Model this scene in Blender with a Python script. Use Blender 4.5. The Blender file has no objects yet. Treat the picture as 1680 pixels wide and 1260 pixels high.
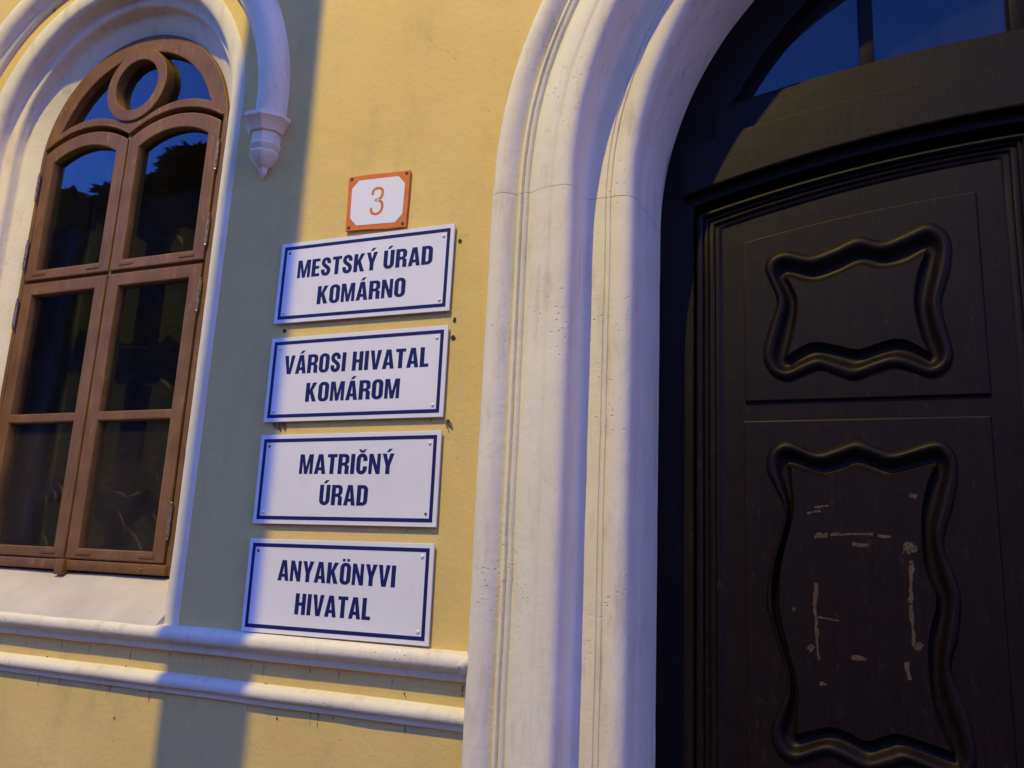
import bpy, bmesh, math, random
from mathutils import Vector, Matrix, noise
random.seed(7)
SC = bpy.context.scene
COL = SC.collection
PI = math.pi
R = math.radians

# ------------------------------------------------------------------ camera
CAM = Vector((0.9526, -2.0046, 1.6))
CR = Vector((0.92110076, 0.38657461, 0.04618948))      # right
CU = Vector((0.03973792, -0.2113723, 0.97659749))      # up
CF = Vector((-0.38729097, 0.89770921, 0.21005685))     # forward
FPX = 1384.864                                         # focal length in photo pixels (1680 wide)
cd = bpy.data.cameras.new('camera')
cam = bpy.data.objects.new('camera', cd); COL.objects.link(cam)
m = Matrix((CR, CU, -CF)).transposed().to_4x4(); m.translation = CAM
cam.matrix_world = m
cd.sensor_width = 36; cd.lens = 36 * FPX / 1680
cd.clip_start = 0.02; cd.clip_end = 600
SC.camera = cam

# ------------------------------------------------------------------ sky, dusk sun, exposure
SUN_EL, SUN_AZ = 3.0, 70.0          # just above the horizon, behind the building
w = bpy.data.worlds.new('World'); SC.world = w; w.use_nodes = True
nt = w.node_tree; nt.nodes.clear()
sky = nt.nodes.new('ShaderNodeTexSky'); sky.sky_type = 'NISHITA'; sky.sun_disc = False
sky.sun_elevation = R(SUN_EL); sky.sun_rotation = R(SUN_AZ)
sky.ozone_density = 6.0; sky.dust_density = 0.3; sky.air_density = 1.0
tint = nt.nodes.new('ShaderNodeMix'); tint.data_type = 'RGBA'; tint.blend_type = 'MULTIPLY'
tint.inputs[0].default_value = 1.0; tint.inputs[7].default_value = (4.6, 1.20, 1.38, 1)
bg = nt.nodes.new('ShaderNodeBackground'); bg.inputs['Strength'].default_value = 0.15
wo = nt.nodes.new('ShaderNodeOutputWorld')
nt.links.new(sky.outputs[0], tint.inputs[6]); nt.links.new(tint.outputs[2], bg.inputs['Color'])
nt.links.new(bg.outputs[0], wo.inputs['Surface'])
sd = bpy.data.lights.new('sun', 'SUN'); sd.energy = 0.2; sd.angle = R(3); sd.color = (1, 0.72, 0.5)
so = bpy.data.objects.new('sun', sd); COL.objects.link(so)
a = R(SUN_AZ); e = R(SUN_EL)
so.rotation_euler = (-Vector((math.sin(a) * math.cos(e), math.cos(a) * math.cos(e), math.sin(e)))).to_track_quat('-Z', 'Y').to_euler()
so.location = (3, 20, 12)
vs = SC.view_settings
vs.view_transform = 'Standard'; vs.look = 'None'; vs.gamma = 1.0; vs.use_curve_mapping = False
vs.exposure = 3.25
LAMP = Vector((-1.2, -5.0, 9.6))    # street lamp whose own post throws the vertical shadow
LAMP_W = 117.0
LAMP_COL = (1.0, 0.755, 0.05)

# ------------------------------------------------------------------ helpers
def at(px, py, Y):
    """point on the plane y = Y that photo pixel (px, py) shows"""
    d = CR * ((px - 840) / FPX) - CU * ((py - 630) / FPX) + CF
    p = CAM + d * ((Y - CAM.y) / d.y)
    return (p.x, p.z)

def tag(o, label=None, cat=None, group=None, kind=None):
    if label: o['label'] = label
    if cat: o['category'] = cat
    if group: o['group'] = group
    if kind: o['kind'] = kind
    return o

def empty(name, loc=(0, 0, 0)):
    o = bpy.data.objects.new(name, None); COL.objects.link(o); o.location = loc
    o.empty_display_size = 0.1
    return o

def link(name, me, mat, parent=None, smooth=None, flat=False):
    if mat:
        me.materials.clear(); me.materials.append(mat)
    o = bpy.data.objects.new(name, me); COL.objects.link(o)
    if parent:
        o.parent = parent
        o.matrix_parent_inverse = Matrix.Translation(-parent.matrix_basis.translation) if parent.parent is None else Matrix.Identity(4)
    if smooth is not None:
        me.polygons.foreach_set('use_smooth', [True] * len(me.polygons))
        me.set_sharp_from_angle(angle=R(smooth))
        if flat: me.polygons.foreach_set('use_smooth', [abs(p.normal.y) < .999 for p in me.polygons])
    return o

def pymesh(name, vs_, fs, mat, parent=None, smooth=None):
    me = bpy.data.meshes.new(name); me.from_pydata(vs_, [], fs); me.validate(); me.update()
    bm = bmesh.new(); bm.from_mesh(me); bmesh.ops.recalc_face_normals(bm, faces=bm.faces); bm.to_mesh(me); bm.free()
    return link(name, me, mat, parent, smooth)

def bmobj(name, bm, mat, parent=None, smooth=None):
    me = bpy.data.meshes.new(name); bm.to_mesh(me); bm.free()
    return link(name, me, mat, parent, smooth)

def box_bm(x0, x1, y0, y1, z0, z1, bev=0.0, bm=None):
    bm = bm or bmesh.new()
    r = bmesh.ops.create_cube(bm, size=1, matrix=Matrix.Translation(((x0 + x1) / 2, (y0 + y1) / 2, (z0 + z1) / 2)) @ Matrix.Diagonal((abs(x1 - x0), abs(y1 - y0), abs(z1 - z0), 1)))
    if bev:
        es = list({e for v in r['verts'] for e in v.link_edges})
        bmesh.ops.bevel(bm, geom=es, offset=bev, segments=2, affect='EDGES', profile=0.5)
    return bm

def box(name, x0, x1, y0, y1, z0, z1, mat, parent=None, bev=0.0):
    return bmobj(name, box_bm(x0, x1, y0, y1, z0, z1, bev), mat, parent, 40 if bev else None)

def fill2d(name, loops, yf, yb, mat, parent=None, bev=0.0, smooth=30, bres=1):
    """solid plate from (x, z) loops (even-odd holes), front at y=yf, back at y=yb"""
    cu = bpy.data.curves.new('tmp', 'CURVE'); cu.dimensions = '2D'; cu.fill_mode = 'BOTH'
    for lp in loops:
        sp = cu.splines.new('POLY'); sp.points.add(len(lp) - 1); sp.use_cyclic_u = True
        for p, q in zip(sp.points, lp): p.co = (q[0], q[1], 0, 1)
    h = abs(yb - yf) / 2
    cu.extrude = h - bev; cu.bevel_depth = bev; cu.bevel_resolution = bres; cu.offset = -bev
    ob = bpy.data.objects.new('tmp', cu); COL.objects.link(ob)
    dg = bpy.context.evaluated_depsgraph_get(); dg.update()
    me = bpy.data.meshes.new_from_object(ob.evaluated_get(dg))
    bpy.data.objects.remove(ob); bpy.data.curves.remove(cu)
    yc = (yf + yb) / 2
    for v in me.vertices:
        x, y, z = v.co; v.co = (x, yc - z, y)
    me.name = name
    bm = bmesh.new(); bm.from_mesh(me); bmesh.ops.remove_doubles(bm, verts=bm.verts, dist=1e-6)
    bmesh.ops.recalc_face_normals(bm, faces=bm.faces); bm.to_mesh(me); bm.free()
    return link(name, me, mat, parent, smooth, True)

def tube(name, pts, rad, mat, parent=None, seg=8, caps=True):
    vs_, fs = [], []
    n = len(pts)
    for i, p in enumerate(pts):
        p = Vector(p)
        t = (Vector(pts[min(i + 1, n - 1)]) - Vector(pts[max(i - 1, 0)])).normalized()
        u = t.cross(Vector((0, 0, 1)));
        if u.length < 1e-3: u = t.cross(Vector((1, 0, 0)))
        u.normalize(); v = t.cross(u)
        r = rad[i] if isinstance(rad, (list, tuple)) else rad
        for k in range(seg):
            a_ = 2 * PI * k / seg
            vs_.append(p + u * (r * math.cos(a_)) + v * (r * math.sin(a_)))
    for i in range(n - 1):
        for k in range(seg):
            k2 = (k + 1) % seg
            fs.append((i * seg + k, i * seg + k2, (i + 1) * seg + k2, (i + 1) * seg + k))
    if caps: fs += [tuple(range(seg)), tuple(range((n - 1) * seg, n * seg))]
    return pymesh(name, vs_, fs, mat, parent, 40)

def lathe(name, prof, cx, cy, mat, parent=None, seg=24, rot=0, smooth=30):
    """prof: list of (radius, z)"""
    vs_, fs = [], []
    for r, z in prof:
        for k in range(seg):
            a_ = 2 * PI * k / seg + rot
            vs_.append((cx + r * math.cos(a_), cy + r * math.sin(a_), z))
    for i in range(len(prof) - 1):
        for k in range(seg):
            k2 = (k + 1) % seg
            fs.append((i * seg + k, i * seg + k2, (i + 1) * seg + k2, (i + 1) * seg + k))
    fs += [tuple(range(seg)), tuple(range((len(prof) - 1) * seg, len(prof) * seg))]
    return pymesh(name, vs_, fs, mat, parent, smooth)

def nz(p, s): return noise.noise(Vector(p) * s)

def wob(v, amp):
    """hand-run plaster is never true: two scales of unevenness"""
    x, y, z = v
    return Vector((x + amp * (nz((x, y, z), 3.1) + .5 * nz((z, x, y), 17)),
                   y + amp * (nz((y + 5, z, x), 3.7) + .6 * nz((x, z, y + 9), 21)),
                   z + amp * (nz((z + 3, y, x), 4.3))))

def sweep(name, rings, mat, parent=None, amp=0.0, smooth=50, closed=False):
    """rings: list of equal-length point lists (one profile per station)"""
    n = len(rings[0]); vs_ = []
    for rg in rings:
        for v in rg: vs_.append(wob(v, amp) if amp else Vector(v))
    fs = []
    m_ = len(rings)
    for i in range(m_ if closed else m_ - 1):
        j = (i + 1) % m_
        for k in range(n - 1):
            fs.append((i * n + k, i * n + k + 1, j * n + k + 1, j * n + k))
    return pymesh(name, vs_, fs, mat, parent, smooth)

def catmull(pts, n, closed=True):
    out = []; N = len(pts)
    for i in range(N if closed else N - 1):
        p0, p1, p2, p3 = (pts[(i + k - 1) % N] if closed else pts[min(max(i + k - 1, 0), N - 1)] for k in range(4))
        for s in range(n):
            t = s / n
            out.append(tuple(.5 * (2 * b + (c - a_) * t + (2 * a_ - 5 * b + 4 * c - d) * t * t + (3 * b - a_ - 3 * c + d) * t ** 3)
                             for a_, b, c, d in zip(p0, p1, p2, p3)))
    if not closed: out.append(tuple(pts[-1]))
    return out

# ------------------------------------------------------------------ materials
def mat(name, col, rough=0.7, var=0.0, vscale=3.0, col2=None, bumps=(), spec=0.5, metal=0.0, stain=None, grain=None, pits=None, coat=0.0):
    M = bpy.data.materials.new(name); M.use_nodes = True
    t = M.node_tree; B = t.nodes['Principled BSDF']; L = t.links
    B.inputs['Roughness'].default_value = rough; B.inputs['Metallic'].default_value = metal
    B.inputs['Specular IOR Level'].default_value = spec
    if coat: B.inputs['Coat Weight'].default_value = coat; B.inputs['Coat Roughness'].default_value = .25
    B.inputs['Base Color'].default_value = (*col, 1)
    geo = t.nodes.new('ShaderNodeNewGeometry')
    pos = geo.outputs['Position']
    def noise_(scale, detail=4, rough_=.55, vec=None):
        n = t.nodes.new('ShaderNodeTexNoise'); n.inputs['Scale'].default_value = scale
        n.inputs['Detail'].default_value = detail; n.inputs['Roughness'].default_value = rough_
        L.new(vec or pos, n.inputs['Vector']); return n.outputs['Fac']
    def ramp(fac, lo, hi):
        r = t.nodes.new('ShaderNodeMapRange'); r.inputs[1].default_value = lo; r.inputs[2].default_value = hi
        L.new(fac, r.inputs[0]); return r.outputs[0]
    def mix(f, a_, b):
        x = t.nodes.new('ShaderNodeMix'); x.data_type = 'RGBA'
        if isinstance(f, float): x.inputs[0].default_value = f
        else: L.new(f, x.inputs[0])
        for i_, q in ((6, a_), (7, b)):
            if isinstance(q, tuple): x.inputs[i_].default_value = (*q, 1)
            else: L.new(q, x.inputs[i_])
        return x.outputs[2]
    def stretch(sc):
        mp = t.nodes.new('ShaderNodeMapping'); mp.inputs['Scale'].default_value = sc
        L.new(pos, mp.inputs['Vector']); return mp.outputs[0]
    c = tuple(col)
    if col2:
        c = mix(ramp(noise_(vscale, 6), .35, .68), c, tuple(col2))
    if grain:   # grain = (stretch, colour, amount)
        g = noise_(1.0, 8, .7, stretch(grain[0]))
        gm = t.nodes.new('ShaderNodeMath'); gm.operation = 'MULTIPLY'; gm.inputs[1].default_value = grain[2]
        L.new(ramp(g, .45, .72), gm.inputs[0]); c = mix(gm.outputs[0], c, tuple(grain[1]))
    if stain:   # stain = (stretch, colour, lo, hi, amount)
        s = noise_(1.0, 7, .65, stretch(stain[0]))
        sm = t.nodes.new('ShaderNodeMath'); sm.operation = 'MULTIPLY'; sm.inputs[1].default_value = stain[4]
        L.new(ramp(s, stain[2], stain[3]), sm.inputs[0]); c = mix(sm.outputs[0], c, tuple(stain[1]))
    height = None
    def add_h(h, k):
        nonlocal height
        mm = t.nodes.new('ShaderNodeMath'); mm.operation = 'MULTIPLY'; mm.inputs[1].default_value = k; L.new(h, mm.inputs[0])
        if height is None: height = mm.outputs[0]
        else:
            ad = t.nodes.new('ShaderNodeMath'); L.new(height, ad.inputs[0]); L.new(mm.outputs[0], ad.inputs[1]); height = ad.outputs[0]
    for sc, k in bumps: add_h(noise_(sc, 4), k)
    if pits:    # pits = (scale, threshold, depth, colour)
        vn = t.nodes.new('ShaderNodeTexVoronoi'); vn.inputs['Scale'].default_value = pits[0]; L.new(pos, vn.inputs['Vector'])
        msk = ramp(vn.outputs['Distance'], pits[1], pits[1] * .35)
        gate = ramp(noise_(pits[0] * .09, 3), .5, .62)
        pm = t.nodes.new('ShaderNodeMath'); pm.operation = 'MULTIPLY'; L.new(msk, pm.inputs[0]); L.new(gate, pm.inputs[1])
        add_h(pm.outputs[0], -pits[2]); c = mix(pm.outputs[0], c, tuple(pits[3])) if pits[3] else c
    if not isinstance(c, tuple): L.new(c, B.inputs['Base Color'])
    if height is not None:
        bp = t.nodes.new('ShaderNodeBump'); bp.inputs['Distance'].default_value = 1.0; bp.inputs['Strength'].default_value = 1.0
        L.new(height, bp.inputs['Height']); L.new(bp.outputs[0], B.inputs['Normal'])
    if var:
        rr = t.nodes.new('ShaderNodeMapRange'); rr.inputs[3].default_value = rough - var; rr.inputs[4].default_value = rough + var
        L.new(noise_(14, 5), rr.inputs[0]); L.new(rr.outputs[0], B.inputs['Roughness'])
    return M

M_wall = mat('yellow_render', (.69, .52, .190), .88, col2=(.62, .455, .155), vscale=1.6,
             bumps=((4, .006), (13, .0022), (60, .0012), (260, .0007)), stain=((9, 9, 3.0), (.43, .34, .15), .53, .76, .5), spec=.25,
             pits=(33, .10, .0012, (.36, .27, .14)))
M_white = mat('white_limewash', (.72, .67, .515), .85, col2=(.66, .605, .45), vscale=3.5,
              bumps=((9, .0035), (38, .0012), (110, .0007), (300, .00035)), stain=((20, 20, 4.5), (.40, .34, .24), .53, .76, .6), spec=.25,
              pits=(62, .19, .002, (.57, .52, .42)))
M_sill = mat('dimmed_sill_limewash', (.52, .47, .39), .88, col2=(.44, .39, .32), vscale=6,
             bumps=((14, .0014), (90, .0006), (300, .0003)), stain=((18, 18, 9), (.30, .25, .19), .60, .80, .5), spec=.2)  # limewash colour lowered so the sill looks less strongly lit; random stains on top
M_frame = mat('brown_window_paint', (.205, .098, .020), .6, col2=(.130, .058, .013), vscale=7, var=.12,
              grain=((120, 120, 7), (.075, .034, .013), .75), bumps=((120, .0003), (30, .0004)), spec=.4,
              stain=((34, 34, 12), (.34, .20, .07), .58, .74, .6))
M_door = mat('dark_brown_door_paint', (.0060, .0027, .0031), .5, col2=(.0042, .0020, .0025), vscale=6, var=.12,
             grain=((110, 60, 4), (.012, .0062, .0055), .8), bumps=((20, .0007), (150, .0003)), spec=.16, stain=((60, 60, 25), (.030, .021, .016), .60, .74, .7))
M_sign = mat('white_sign_plastic', (.73, .73, .74), .34, col2=(.68, .68, .69), vscale=4, bumps=((5, .0012), (25, .0002)), spec=.4, stain=((9, 9, 4), (.55, .53, .49), .56, .78, .4))
M_blue = mat('navy_print', (.011, .016, .105), .5, spec=.15)
M_orange = mat('orange_enamel', (.62, .185, .008), .4, col2=(.56, .15, .008), vscale=30, spec=.25, stain=((60, 60, 60), (.12, .04, .015), .70, .8, .7))
M_enamel = mat('white_enamel', (.74, .73, .70), .25, bumps=((12, .0008),), stain=((25, 25, 40), (.45, .40, .34), .64, .8, .4))
M_rust = mat('rusty_screw', (.05, .03, .022), .7)
M_cap = mat('white_screw_cap', (.70, .70, .72), .35)
M_hole = mat('dark_hole', (.035, .026, .018), .95)
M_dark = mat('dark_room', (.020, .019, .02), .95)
M_steel = mat('hinge_steel', (.30, .24, .17), .4, metal=.6, stain=((200, 200, 60), (.08, .04, .02), .45, .6, .9))
def tape_mat():
    M = mat('old_tape_glue', (.085, .055, .034), .8, col2=(.045, .030, .020), vscale=70, bumps=((200, .0003),)); t = M.node_tree
    n = t.nodes.new('ShaderNodeTexNoise'); n.inputs['Scale'].default_value = 130; n.inputs['Detail'].default_value = 5
    g = t.nodes.new('ShaderNodeNewGeometry'); t.links.new(g.outputs['Position'], n.inputs['Vector'])
    r = t.nodes.new('ShaderNodeMapRange'); r.inputs[1].default_value = .30; r.inputs[2].default_value = .50; r.inputs[3].default_value = .10; r.inputs[4].default_value = .8
    t.links.new(n.outputs['Fac'], r.inputs[0]); t.links.new(r.outputs[0], t.nodes['Principled BSDF'].inputs['Alpha']); return M
M_tape = tape_mat()
M_post = mat('grey_lamp_post', (.22, .23, .23), .5, bumps=((40, .0005),))
M_bark = mat('bark', (.06, .045, .035), .9, bumps=((20, .01),))
M_needle = mat('spruce_needles', (.035, .06, .03), .8, col2=(.05, .075, .035), vscale=2)
M_pave = mat('pavement_concrete', (.035, .034, .034), .85, col2=(.03, .029, .029), vscale=4, bumps=((60, .002),))
M_road = mat('asphalt', (.05, .05, .052), .85, col2=(.04, .04, .042), vscale=3, bumps=((120, .003),))
def dirt_mat():
    M = mat('rain_dirt', (.10, .072, .04), .95); t = M.node_tree
    n = t.nodes.new('ShaderNodeTexNoise'); n.inputs['Scale'].default_value = 160; n.inputs['Detail'].default_value = 5
    g = t.nodes.new('ShaderNodeNewGeometry'); t.links.new(g.outputs['Position'], n.inputs['Vector'])
    r = t.nodes.new('ShaderNodeMapRange'); r.inputs[1].default_value = .42; r.inputs[2].default_value = .6; r.inputs[3].default_value = .0; r.inputs[4].default_value = .8
    t.links.new(n.outputs['Fac'], r.inputs[0]); t.links.new(r.outputs[0], t.nodes['Principled BSDF'].inputs['Alpha']); return M
M_dirt = dirt_mat()
M_web = mat('dusty_cobweb', (.10, .085, .065), .95)

def glass_mat(name, dust, ior, dcol=(.35, .31, .27), streak=(5, 5, 1.6)):
    M = bpy.data.materials.new(name); M.use_nodes = True; t = M.node_tree; t.nodes.clear(); L = t.links
    geo = t.nodes.new('ShaderNodeNewGeometry')
    tr = t.nodes.new('ShaderNodeBsdfTransparent'); tr.inputs[0].default_value = (.86, .88, .87, 1)
    gl = t.nodes.new('ShaderNodeBsdfGlossy'); gl.inputs['Roughness'].default_value = .015; gl.inputs['Color'].default_value = (.72, .82, 1, 1)
    n = t.nodes.new('ShaderNodeTexNoise'); n.inputs['Scale'].default_value = 2.3; n.inputs['Detail'].default_value = 2
    L.new(geo.outputs['Position'], n.inputs['Vector'])
    bp = t.nodes.new('ShaderNodeBump'); bp.inputs['Distance'].default_value = .0003; L.new(n.outputs['Fac'], bp.inputs['Height'])
    L.new(bp.outputs[0], gl.inputs['Normal'])
    fr = t.nodes.new('ShaderNodeFresnel'); fr.inputs['IOR'].default_value = ior
    fb = t.nodes.new('ShaderNodeMath'); fb.operation = 'SUBTRACT'; fb.inputs[0].default_value = 1; L.new(geo.outputs['Backfacing'], fb.inputs[1])   # only the outer face of the pane mirrors
    ff = t.nodes.new('ShaderNodeMath'); ff.operation = 'MULTIPLY'; L.new(fr.outputs[0], ff.inputs[0]); L.new(fb.outputs[0], ff.inputs[1])
    mx = t.nodes.new('ShaderNodeMixShader'); L.new(ff.outputs[0], mx.inputs[0]); L.new(tr.outputs[0], mx.inputs[1]); L.new(gl.outputs[0], mx.inputs[2])
    df = t.nodes.new('ShaderNodeBsdfDiffuse'); df.inputs[0].default_value = (*dcol, 1)
    mp = t.nodes.new('ShaderNodeMapping'); mp.inputs['Scale'].default_value = streak; L.new(geo.outputs['Position'], mp.inputs['Vector'])
    dn = t.nodes.new('ShaderNodeTexNoise'); dn.inputs['Scale'].default_value = 1; dn.inputs['Detail'].default_value = 8; dn.inputs['Roughness'].default_value = .68
    L.new(mp.outputs[0], dn.inputs['Vector'])
    rg = t.nodes.new('ShaderNodeMapRange'); rg.inputs[1].default_value = .38; rg.inputs[2].default_value = .75
    rg.inputs[3].default_value = dust * .4; rg.inputs[4].default_value = dust * 1.6; L.new(dn.outputs['Fac'], rg.inputs[0])
    m2 = t.nodes.new('ShaderNodeMixShader'); L.new(rg.outputs[0], m2.inputs[0]); L.new(mx.outputs[0], m2.inputs[1]); L.new(df.outputs[0], m2.inputs[2])
    o = t.nodes.new('ShaderNodeOutputMaterial'); L.new(m2.outputs[0], o.inputs[0])
    return M
M_glass = glass_mat('window_glass', .005, 1.62)
M_glass_low = glass_mat('dusty_window_glass', .040, 1.6, dcol=(.36, .27, .22))
M_glass_fan = glass_mat('grimy_fanlight_glass', .022, 1.62, dcol=(.30, .30, .34))

def veil_mat(name, col, fac):
    M = bpy.data.materials.new(name); M.use_nodes = True; t = M.node_tree; t.nodes.clear(); L = t.links
    tr = t.nodes.new('ShaderNodeBsdfTransparent'); df = t.nodes.new('ShaderNodeBsdfDiffuse'); df.inputs[0].default_value = (*col, 1)
    mx = t.nodes.new('ShaderNodeMixShader'); mx.inputs[0].default_value = fac
    L.new(tr.outputs[0], mx.inputs[1]); L.new(df.outputs[0], mx.inputs[2])
    o = t.nodes.new('ShaderNodeOutputMaterial'); L.new(mx.outputs[0], o.inputs[0]); return M
M_veil = veil_mat('net_curtain', (.26, .26, .34), .10)
M_lace = veil_mat('lace_leaf', (.36, .28, .22), .22)

# ------------------------------------------------------------------ ground
def sheet(name, x0, x1, y0, y1, z, mt):
    o = pymesh(name, [(x0, y0, z), (x1, y0, z), (x1, y1, z), (x0, y1, z)], [(0, 1, 2, 3)], mt)
    o['kind'] = 'structure'; return o
sheet('ground', -250, 250, -250, 250, -0.16, M_road)
o = box('pavement', -60, 60, -3.2, 0.6, -.15, 0, M_pave, None, .01); o['kind'] = 'structure'
sheet('road', -60, 60, -11, -3.2, -0.145, M_road)
o = box('far_pavement', -60, 60, -16, -11, -.15, -.02, M_pave, None, .01); o['kind'] = 'structure'

# ------------------------------------------------------------------ the town hall
HALL = empty('town_hall', (0, 0, 0))
tag(HALL, 'yellow rendered town hall front with white mouldings, an arched window and a dark portal', 'building')
WX, WZ = -1.607, 3.09        # window arch centre
PX, PZ = 1.470, 2.595        # portal arch centre

def arch_loop(cx, cz, r, zb, n=64):
    l = [(cx - r, zb)]
    for i in range(n + 1):
        a_ = PI - PI * i / n; l.append((cx + r * math.cos(a_), cz + r * math.sin(a_)))
    l.append((cx + r, zb)); return l

# wall plate with the two openings
fill2d('wall', [[(-9, -.1), (-9, 7.5), (9, 7.5), (9, -.1)], arch_loop(WX, WZ, .625, 1.36), arch_loop(PX, PZ, 1.30, -.05)], 0.0, .5, M_wall, HALL, 0, None)

def u_rings(cx, cz, prof, zb, nv, na, part='all', gap=0.0):
    """stations of a moulding that runs up a jamb, over a round arch and down; prof = (radius, y)"""
    st = []
    if part in ('all', 'left'):
        for i in range(nv + 1):
            z = zb + (cz - gap - zb) * i / nv; st.append([(cx - r, y, z) for r, y in prof])
        if part == 'left': return st
    if part in ('all', 'arch'):
        for i in range(1 if part == 'all' else 0, na + 1 if part == 'arch' else na):
            a_ = PI - PI * i / na; st.append([(cx + r * math.cos(a_), y, cz + r * math.sin(a_)) for r, y in prof])
        if part == 'arch': return st
    for i in range(nv + 1):
        z = cz - gap - (cz - gap - zb) * i / nv; st.append([(cx + r, y, z) for r, y in prof])
    return st

# portal surround: left jamb measured in x, turned into radii
pp = [(.012, .004), (.013, -.018), (.018, -.036), (.027, -.049), (.040, -.056), (.054, -.056), (.067, -.050), (.079, -.039), (.087, -.027), (.0915, -.024),
      (.094, -.031), (.098, -.0355), (.103, -.0355), (.1065, -.031), (.108, -.026), (.1105, -.032), (.115, -.037), (.120, -.0365), (.1235, -.032), (.126, -.028),
      (.131, -.0295), (.140, -.035), (.152, -.043), (.168, -.050), (.188, -.0545), (.198, -.0545), (.201, -.053), (.206, -.0545), (.226, -.0555), (.239, -.053), (.248, -.0465),
      (.2545, -.036), (.2575, -.020), (.2585, .005), (.2585, .040), (.261, .052), (.268, .058), (.285, .0585), (.315, .0575), (.3175, .0615), (.3205, .0615), (.323, .0575),
      (.3285, .0575), (.331, .0615), (.334, .0615), (.3365, .0575), (.355, .0570), (.369, .0595), (.380, .066), (.388, .077), (.392, .092), (.3935, .112), (.3935, .158), (.396, .166), (.398, .176), (.398, .37)]
pprof = [(PX - x, y) for x, y in pp]
PORTAL = sweep('portal_surround', u_rings(PX, PZ, pprof, 0, 60, 110, 'left', .0012), M_white, HALL, .0018)
tag(PORTAL, 'white moulded plaster jamb left of the dark door')
sweep('portal_arch', u_rings(PX, PZ, pprof, 0, 60, 120, 'arch'), M_white, PORTAL, .0018)
sweep('portal_jamb', u_rings(PX, PZ, pprof, 0, 40, 110, 'right', .0012), M_white, PORTAL, .0018)

# window surround
wp = [(.662, .002), (.657, -.003), (.645, -.0055), (.625, -.005), (.608, -.001), (.598, .006), (.592, .018), (.590, .032), (.590, .050), (.586, .057), (.576, .059), (.562, .060),
      (.554, .064), (.550, .074), (.549, .098), (.545, .104), (.535, .108), (.515, .118), (.495, .130), (.480, .138), (.474, .142), (.472, .19)]
sweep('window_surround', u_rings(WX, WZ, wp, 1.365, 50, 96), M_white, HALL, .0016)

# hood mould over the window with its corbels
hp = [(.728, .004), (.730, -.012), (.736, -.020), (.744, -.022), (.750, -.030), (.757, -.044), (.768, -.055), (.784, -.061), (.802, -.062), (.818, -.058), (.832, -.048), (.842, -.034), (.848, -.015), (.850, .004)]
HZ = 3.02
def hood_rings():
    st = []
    for i in range(97):
        a_ = PI - PI * i / 96; st.append([(WX + r * math.cos(a_), y, HZ + .04 + r * math.sin(a_)) for r, y in hp])
    st.insert(0, [(WX - r, y, HZ - .06) for r, y in hp]); st.append([(WX + r, y, HZ - .06) for r, y in hp])
    return st
HOOD = sweep('hood_mould', hood_rings(), M_white, HALL, .0015)
cprof = [(.01, 2.985), (.080, 2.985), (.086, 2.980), (.087, 2.964), (.078, 2.955), (.066, 2.936), (.059, 2.918), (.050, 2.914), (.050, 2.872), (.054, 2.869), (.055, 2.862), (.046, 2.844),
         (.043, 2.842), (.050, 2.839), (.052, 2.832), (.050, 2.824), (.034, 2.798), (.022, 2.780), (.016, 2.774), (.013, 2.762), (.012, 2.752), (.007, 2.742), (.003, 2.734)]
cprof = [(r, 2.985 + (z - 2.985) * .81) for r, z in cprof]
for sx in (1, -1):
    lathe('corbel', cprof, WX + sx * .789, -.012, M_white, HOOD, 8, PI / 8, 20)

# string courses and sloping sill
def run(name, prof, x0, x1, mt, amp=.0016, parent=HALL, n=90):
    o = sweep(name, [[(x0 + (x1 - x0) * i / n, y, z) for y, z in prof] for i in range(n + 1)], mt, parent, amp)
    bm = bmesh.new(); bm.from_mesh(o.data); bm.verts.ensure_lookup_table(); k = len(prof)
    for b in (0, n * k): bm.faces.new([bm.verts[b + q] for q in range(k)])
    bm.to_mesh(o.data); bm.free()
    return o
up = [(.003, 1.384), (-.012, 1.3815), (-.030, 1.379), (-.040, 1.374), (-.0455, 1.365), (-.0465, 1.354), (-.0435, 1.344), (-.037, 1.3385), (-.027, 1.336), (-.022, 1.332), (-.0195, 1.320), (-.017, 1.313), (-.008, 1.310), (.003, 1.309)]
lo = [(.003, 1.251), (-.006, 1.248), (-.018, 1.242), (-.025, 1.235), (-.0275, 1.226), (-.026, 1.216), (-.021, 1.211), (-.014, 1.209), (-.0115, 1.203), (-.010, 1.195), (-.004, 1.192), (.003, 1.191)]
run('string_course', up, -8.9, .036, M_white)
run('string_course', lo, -8.9, .026, M_white)
# rough dab of plaster where the upper course meets the portal
bm = bmesh.new()
bmesh.ops.create_icosphere(bm, subdivisions=3, radius=1, matrix=Matrix.Translation((.014, -.030, 1.356)) @ Matrix.Diagonal((.022, .022, .026, 1)))
for v in bm.verts: v.co += Vector((1, 1, 1)) * .006 * nz(v.co, 60) + (v.co - Vector((.014, -.030, 1.356))) * .35 * nz(v.co, 35)
bmobj('plaster_dab', bm, M_white, HALL, 60)
sp_ = [(-.034, 1.376), (-.020, 1.392), (.010, 1.418), (.050, 1.450), (.090, 1.480), (.120, 1.500), (.135, 1.508), (.20, 1.512), (.20, 1.36), (-.03, 1.36)]
run('window_sill', sp_, WX - .607, WX + .607, M_sill, .003, n=50)

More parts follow.
